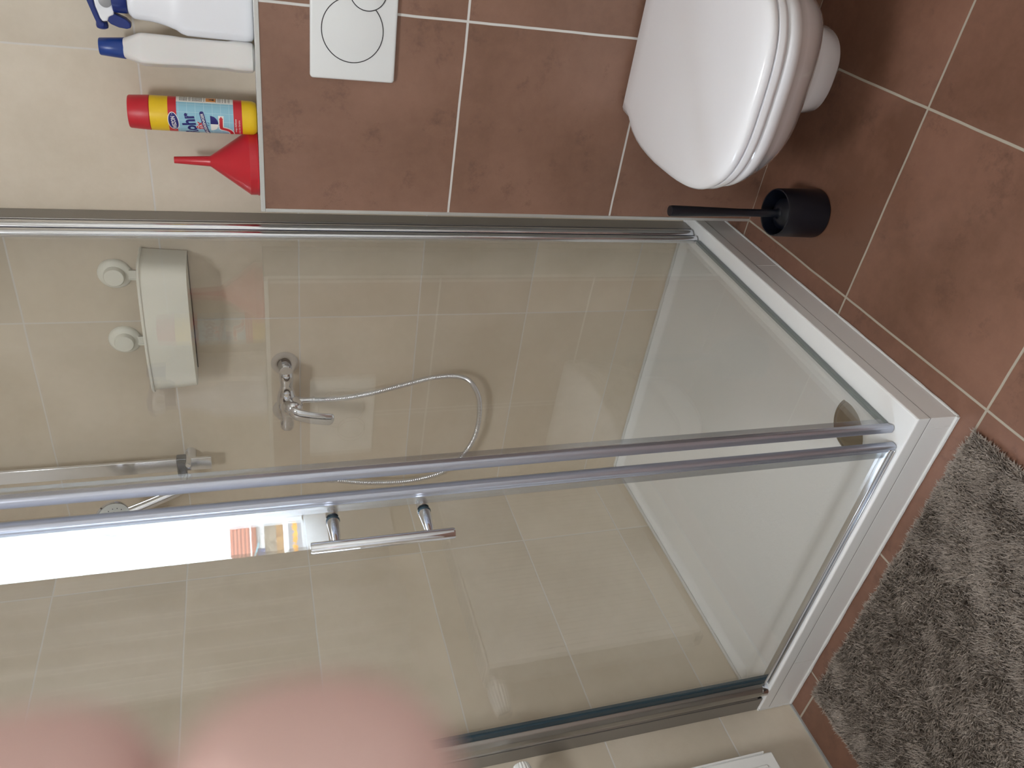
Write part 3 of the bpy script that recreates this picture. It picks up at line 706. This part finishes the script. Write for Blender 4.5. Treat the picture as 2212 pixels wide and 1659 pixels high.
def ell(cu, cv, a, b_, rot=0, n=40): return [(cu+a*math.cos(t)*math.cos(rot)-b_*math.sin(t)*math.sin(rot), cv+a*math.cos(t)*math.sin(rot)+b_*math.sin(t)*math.cos(rot)) for t in [2*PI*k/n for k in range(n)]]
LB.poly(ell(-.0150, .1555, .0185, .0100, .12), .0006, M_lwhite); LB.poly(ell(-.0150, .1555, .0172, .0088, .12), .0007, M_lnavy)
LB.text('WEZON', -.0170, .1552, .026, .0078, .0008, M_lwhite, .12, .2, .02)
LB.poly(ell(-.0005, .1575, .0007, .0007), .0008, M_lwhite)
LB.text('Rohr', -.0235, .1265, .054, .0255, .0006, M_lnavy, .17, .12, .035)
LB.text('fix', -.0205, .1085, .0195, .0145, .0006, M_lwhite, .17, .25, .07)
LB.text('fix', -.0205, .1085, .0185, .0130, .0008, M_lred, .17, .25, .02)
ca, sa = math.cos(.20), math.sin(.20)
cap_ = [(-.0215+x*ca-y*sa, .0985+x*sa+y*ca) for x, y in rrect(0, 0, .029, .0040, .0038)]
LB.poly(cap_, .0009, M_lnavy); LB.text('ABFLUSSREINIGER', -.0225, .0983, .051, .0050, .0010, M_lwhite, .20, .25, .02)
sk = [(-.032+.032*k/16, .088-.0145*math.sqrt(max(0, 1-((k-8)/8)**2))) for k in range(17)]
LB.poly([(p[0], p[1]) for p in sk[8:]]+[(-.016, .088)], .0006, M_lnavy); LB.poly([(p[0], p[1]) for p in sk[:9]]+[(-.016, .088)], .0006, M_lwhite)
LB.stroke([(-.019, .074), (-.0155, .0705)], .0012, .0006, M_lnavy); LB.stroke([(-.020, .0905), (-.018, .094)], .0010, .0006, M_lnavy); LB.stroke([(-.016, .0905), (-.013, .0935)], .0010, .0006, M_lnavy)
pp = [(-.003, .068), (-.022, .0685), (-.0255, .066), (-.0275, .0585), (-.031, .0525), (-.038, .0490), (-.046, .0495)]
pps = [(p.x, p.y) for p in spline([(a_, b__, 0) for a_, b__ in pp], 5)]
LB.stroke([(.0005, .0682)]+pps[1:], .0100, .0006, M_lwhite); LB.stroke([(-.006, .0682)]+pps[2:], .0062, .0008, M_lred)
LB.poly([(-.006, .0640), (-.0008, .0682), (-.006, .0724)], .0008, M_lred)
LB.text('reinigt Abflüsse', -.0195, .0405, .031, .0042, .0005, M_lwhite, .0, .1); LB.text('beseitigt üble Gerüche', -.0235, .0338, .035, .0042, .0005, M_lwhite, .0, .1)
lo = LB.b.build('label', LB.mats, dcn, smooth=False); lo['label'] = 'red and light blue printed label with sink and pipe drawing'
# milky bottle
qx, qy = 1.235, -.078
mb_ = thing('cleaner_bottle', 'milky white flat-sided bottle with plain blue cap on the ledge', 'bottle', (qx, qy, LZ))
def bsec(hx, hy, r, z, rot=.34, cx=qx, cy=qy):
    c, s_ = math.cos(rot), math.sin(rot); return [(cx+x*c-y*s_, cy+x*s_+y*c, LZ+z) for x, y in rrect(0, 0, hx, hy, r, 7)]
b = B(); b.loft([bsec(.021, .026, .012, .0), bsec(.0255, .031, .013, .004), bsec(.0265, .032, .011, .014), bsec(.0265, .032, .010, .036), bsec(.0243, .0298, .007, .050), bsec(.0240, .0295, .007, .120), bsec(.0258, .0314, .007, .150), bsec(.0265, .032, .007, .196), bsec(.0258, .0312, .007, .201),
    bsec(.0185, .022, .012, .224), bsec(.0170, .019, .014, .229), bsec(.0165, .0165, .0164, .232)])
b.build('bottle_body', M_hdpe, mb_, angle=35)
b = B(); b.lathe([(.0182, .228), (.0186, .229), (.0150, .270), (.0138, .2715), (0, .272)], (qx, qy, LZ), 'Z', 48); b.build('cap', M_bcap, mb_)
b = B(); b.tube(spline([(qx+.006-.026, qy-.024-.006, LZ+.036), (qx+.009-.026, qy-.024-.0068, LZ+.030), (qx+.0145-.026, qy-.0315-.001, LZ+.038)], 4), .0004, 6)
# spray bottle
sx_, sy_ = 1.318, -.078
sp = thing('spray_bottle', 'white trigger spray bottle with dark blue collar and trigger', 'spray bottle', (sx_, sy_, LZ))
def ss(hx, hy, r, z, dx=0): return [(sx_+dx+x, sy_+y, LZ+z) for x, y in rrect(0, 0, hx, hy, r, 8)]
b = B(); b.loft([ss(.046, .026, .020, .0), ss(.0505, .030, .022, .004), ss(.0515, .031, .022, .015), ss(.0508, .031, .022, .08), ss(.0500, .0305, .022, .118), ss(.0470, .030, .022, .128), ss(.0420, .028, .022, .136), ss(.037, .026, .020, .150), ss(.0335, .024, .020, .165), ss(.0315, .0225, .02, .180), ss(.0305, .0215, .02, .200), ss(.0295, .021, .02, .207), ss(.0235, .019, .018, .2135), ss(.016, .016, .0155, .216)])
b.build('bottle_body', M_spray, sp, angle=50)
b = B(); b.lathe([(.0215, .2150), (.0225, .2165), (.0225, .238), (.0210, .2395), (0, .24)], (sx_, sy_, LZ), 'Z', 40); b.build('collar', M_bspr, sp)
# head: white shroud, blue top, nozzle towards the left, trigger below
def slab(prof, y0, y1, mt, name, bv=.0025, par=sp):
    bb = B(); bb.loft([[(sx_+x*1.2, y, LZ+.24+(z-.24)*.86) for x, z in prof] for y in (y0, y1)]); return bb.build(name, mt, par, bevel=bv, seg=4, angle=25)
slab([(-.020, .238), (.020, .238), (.026, .250), (.030, .268), (.020, .276), (-.010, .272), (-.026, .266), (-.031, .262), (-.030, .252), (-.024, .249)], sy_-.0125, sy_+.0125, M_spray, 'shroud')
slab([(.030, .266), (.034, .272), (.024, .287), (.0, .288), (-.024, .278), (-.038, .2715), (-.0395, .263), (-.0375, .258), (-.033, .2585), (-.031, .264), (-.010, .2725), (.018, .2765)], sy_-.0135, sy_+.0135, M_bspr, 'top_cover')
slab([(-.016, .253), (-.029, .2545), (-.0345, .247), (-.0385, .232), (-.0395, .217), (-.0375, .209), (-.0315, .2085), (-.0255, .217), (-.0215, .230), (-.0175, .242)], sy_-.009, sy_+.009, M_bspr, 'trigger', .002)
B().lathe([(.0095, -.004), (.0105, .003), (.0095, .007), (.006, .009)], (sx_-.043, sy_, LZ+.2615), '-X', 24).build('nozzle', M_bspr, sp)
b = B(); b.lathe([(.011, 0), (.011, .0012), (.010, .0016)], (sx_-.002, sy_-.0125, LZ+.250), '-Y', 32); b.build('insert', M_grey, sp)

# ------------------------------------------------------------------ the photographer's hand at the lens
def cp(x, y, z): return CAM + (IX*x + IY*y + FW*z)*.001
def hand():
    me = bpy.data.meshes.new('hand'); V = []; E_ = []; R_ = []
    def P(x, y, z, r, par=None):
        V.append(cp(x, y, z)); R_.append(r*.001)
        if par is not None: E_.append((par, len(V)-1))
        return len(V)-1
    wrist = P(-34, 165, -38, 24)
    palm = P(-34, 128, -14, 25, wrist); 
    k = [P(-12, 98, 8, 12, palm), P(-32, 99, 9, 12, palm), P(-51, 103, 6, 11.5, palm), P(-68, 110, 0, 10.5, palm)]
    def finger(root, pts):
        q = root
        for p in pts: q = P(*p, q)
    finger(k[0], [(-11.6, 82, 26, 10.5), (-11.6, 66, 36, 10.6), (-11.7, 50, 43, 10.8), (-11.7, 37, 45.5, 11.2), (-11.7, 27.5, 46, 11.0), (-11.7, 22, 46, 9.3), (-11.7, 18.0, 46, 6.0)])
    finger(k[1], [(-31.5, 84, 28, 10), (-31.6, 68, 37, 10), (-31.6, 54, 43, 10), (-30.6, 40, 45.5, 10.2), (-29.6, 31.0, 46, 10.6), (-29.3, 24.0, 46, 9.2), (-29.2, 20, 46, 6.2)])
    finger(k[2], [(-50.5, 90, 24, 9), (-50, 76, 33, 8.7), (-49.5, 62, 39, 8.6), (-49, 50, 42, 8.3), (-49, 42, 42, 7.6), (-49, 38.5, 42, 5.5)])
    finger(k[3], [(-68, 98, 16, 8), (-67.5, 86, 24, 7.8), (-67, 75, 29, 7.6), (-66.5, 65, 32, 7.3), (-66.5, 58.5, 32, 6.7), (-66.5, 55.5, 32, 5.0)])
    t = P(-14, 122, -30, 14, palm)
    finger(t, [(-2, 100, -40, 11.5), (2, 82, -42, 10.5), (4, 66, -38, 10), (5, 52, -32, 9), (5, 46, -29, 6.5)])
    f1 = P(-38, 205, -62, 27, wrist); f2 = P(-42, 270, -100, 34, f1); f3 = P(-46, 340, -140, 38, f2)
    me.from_pydata([v-CAM for v in V], E_, [])
    o = bpy.data.objects.new('hand', me); COL.objects.link(o); o.location = CAM
    sk = o.modifiers.new('skin', 'SKIN'); sk.use_smooth_shade = True; sk.branch_smoothing = .5
    sv = me.skin_vertices[0].data
    for i, r in enumerate(R_): sv[i].radius = (r, r); sv[i].use_root = (i == 0)
    sb_ = o.modifiers.new('sub', 'SUBSURF'); sb_.levels = 2; sb_.render_levels = 2
    bpy.context.view_layer.update()
    ev = bpy.data.meshes.new_from_object(o.evaluated_get(bpy.context.evaluated_depsgraph_get()))
    ev.name = 'hand_surface'
    o.modifiers.clear(); o.data = ev; ev.materials.clear(); ev.materials.append(M_skin)
    for p in ev.polygons: p.use_smooth = True
    return o
hnd = hand(); tag(hnd, "out-of-focus pink fingers of the photographer's hand in front of the lens", 'hand')

# ------------------------------------------------------------------ outdoors, seen as a reflection in the front door
O = Vector((1.638, -.049, 0)); DS = Vector((-.713, -.701, 0)); DT = Vector((.701, -.713, 0))
def og(s_, t_, z_): return O+DS*s_+DT*t_+Vector((0, 0, z_))
GZ = -.2
def obox(bb, s0, s1, t0, t1, z0, z1):
    v = [og(s_, t_, z_) for z_ in (z0, z1) for t_ in (t0, t1) for s_ in (s0, s1)]
    return bb.add(v, [(0, 2, 3, 1), (4, 5, 7, 6), (0, 1, 5, 4), (2, 6, 7, 3), (0, 4, 6, 2), (1, 3, 7, 5)])
struct(obox(B(), 3, 120, -50, 50, GZ-.1, GZ), 'ground', mat('asphalt yard', (92, 90, 92), .9, noise_amt=.25, nscale=2), smooth=False)
b = B(); rq = random.Random(4)
for k in range(900):
    s_ = rq.uniform(34, 36.6); t_ = rq.uniform(-7, 7); hh = rq.uniform(.06, .22); c = og(s_, t_, GZ)
    b.add([c+Vector((-.06, 0, 0)), c+Vector((.06, .03, 0)), c+Vector((rq.uniform(-.08, .08), rq.uniform(-.08, .08), hh)), c+Vector((0, .07, 0))], [(0, 1, 2), (1, 3, 2), (3, 0, 2)])
o = b.build('flower_border', mat('yellow blossom', (206, 140, 20), .8), smooth=False); tag(o, 'strip of yellow blossom at the far edge of the yard outside', 'flowers'); o['kind'] = 'stuff'
o = obox(B(), 46, 46.4, -8, 8, GZ, .04).build('kerb', mat('white kerb', (235, 232, 226), .8), smooth=False); tag(o, 'low white kerb in front of the stone garden wall', 'kerb')
def brickish(name, c1, c2):
    m, t, bb = base(name); N = t.nodes; L = t.links; g = N.new('ShaderNodeTexCoord'); br_ = N.new('ShaderNodeTexVoronoi'); br_.inputs['Scale'].default_value = 3.2
    L.new(g.outputs['Object'], br_.inputs['Vector']); mx_ = N.new('ShaderNodeMix'); mx_.data_type = 'RGBA'; mx_.inputs[6].default_value = lin(c1); mx_.inputs[7].default_value = lin(c2)
    sp_ = N.new('ShaderNodeSeparateColor'); L.new(br_.outputs['Color'], sp_.inputs[0]); L.new(sp_.outputs[0], mx_.inputs[0]); L.new(mx_.outputs[2], bb.inputs['Base Color']); bb.inputs['Roughness'].default_value = .9; return m
b = obox(B(), 48, 48.5, -9, 9, GZ, .40); b.cur = 1; obox(b, 48.02, 48.45, -9, 9, .40, 1.06)
o = b.build('garden_wall', [brickish('warm stone', (120, 86, 54), (160, 122, 76)), brickish('grey stone', (96, 88, 78), (130, 118, 102))], smooth=False); tag(o, 'rough stone garden wall across the yard outside', 'wall')
h = thing('house', 'house with ribbed red roof and white gable beyond the stone wall', 'house', tuple(og(62, 0, GZ)))
wv = obox(B(), 60, 66, -2.2, 6, GZ, 2.0).build('wall', mat('white render', (240, 236, 228), .9), h, smooth=False)
def roofm():
    m, t, bb = base('red ribbed roof'); N = t.nodes; L = t.links; g = N.new('ShaderNodeTexCoord'); wv_ = N.new('ShaderNodeTexWave'); wv_.inputs['Scale'].default_value = 1.1; wv_.bands_direction = 'Z'
    L.new(g.outputs['Object'], wv_.inputs['Vector']); mx_ = N.new('ShaderNodeMix'); mx_.data_type = 'RGBA'; mx_.inputs[6].default_value = lin((96, 44, 32)); mx_.inputs[7].default_value = lin((150, 84, 62))
    L.new(wv_.outputs['Fac'], mx_.inputs[0]); L.new(mx_.outputs[2], bb.inputs['Base Color']); bb.inputs['Roughness'].default_value = .85; return m
def slabquad(bb, pts, th=.15):
    n = len(pts); lo_ = [Vector(p)-Vector((0, 0, th)) for p in pts]
    bb.add([Vector(p) for p in pts]+lo_, [tuple(range(n)), tuple(range(2*n-1, n-1, -1))]+[(i, (i+1) % n, n+(i+1) % n, n+i) for i in range(n)])
b = B(); slabquad(b, [og(59.5, -2.6, 1.72), og(59.5, 6.2, 1.72), og(64, 5.2, 3.5), og(64, -1.6, 3.5)]); b.build('roof', roofm(), h, smooth=False)
b = B(); slabquad(b, [og(64, -1.6, 3.5), og(64, 5.2, 3.5), og(69, 6.2, 1.7), og(69, -2.6, 1.7)]); b.build('roof', roofm(), h, smooth=False)
h2 = thing('house', 'pale blue-roofed outbuilding in front of the red-roofed house', 'house', tuple(og(54, -1.6, GZ)))
obox(B(), 53, 56, -4.5, -1.0, GZ, 1.5).build('wall', mat('pale blue wall', (100, 112, 150), .9), h2, smooth=False)
b = B(); slabquad(b, [og(52.6, -4.9, 2.9), og(52.6, -.6, 1.45), og(56.4, -.6, 1.45), og(56.4, -4.9, 2.9)], .1); b.build('roof', mat('pale turquoise roof', (100, 150, 160), .6), h2, smooth=False)
def tree(s_, t_, hgt, lab):
    tr = thing('tree', lab, 'tree', tuple(og(s_, t_, GZ)))
    b = B(); b.tube([og(s_, t_, GZ), og(s_+.1, t_+.05, hgt*.5), og(s_, t_, hgt*.8)], [.18, .12, .05], 10); b.build('trunk', mat('bark', (96, 78, 62), .9), tr)
    b = B(); rq = random.Random(int(s_*10+t_))
    for k in range(1400):
        a = rq.uniform(0, 2*PI); rr2 = rq.random()**.5*hgt*.3; zz = rq.uniform(.35, 1.0)*hgt; rr2 *= math.sin(PI*min(1, (zz/hgt-.3)/.75))+.15
        c = og(s_+rr2*math.cos(a), t_+rr2*math.sin(a), zz+GZ); d_ = [Vector((rq.gauss(0, .11), rq.gauss(0, .11), rq.gauss(0, .11))) for _ in range(3)]
        b.add([c+q for q in d_], [(0, 1, 2)])
    b.build('foliage', mat('green foliage', (60, 74, 36), .8), tr, smooth=False)
tree(72, -3.6, 5.0, 'leafy green tree to one side of the red roof outside'); tree(76, 2.6, 4.4, 'bushy tree rising behind the red roof outside')
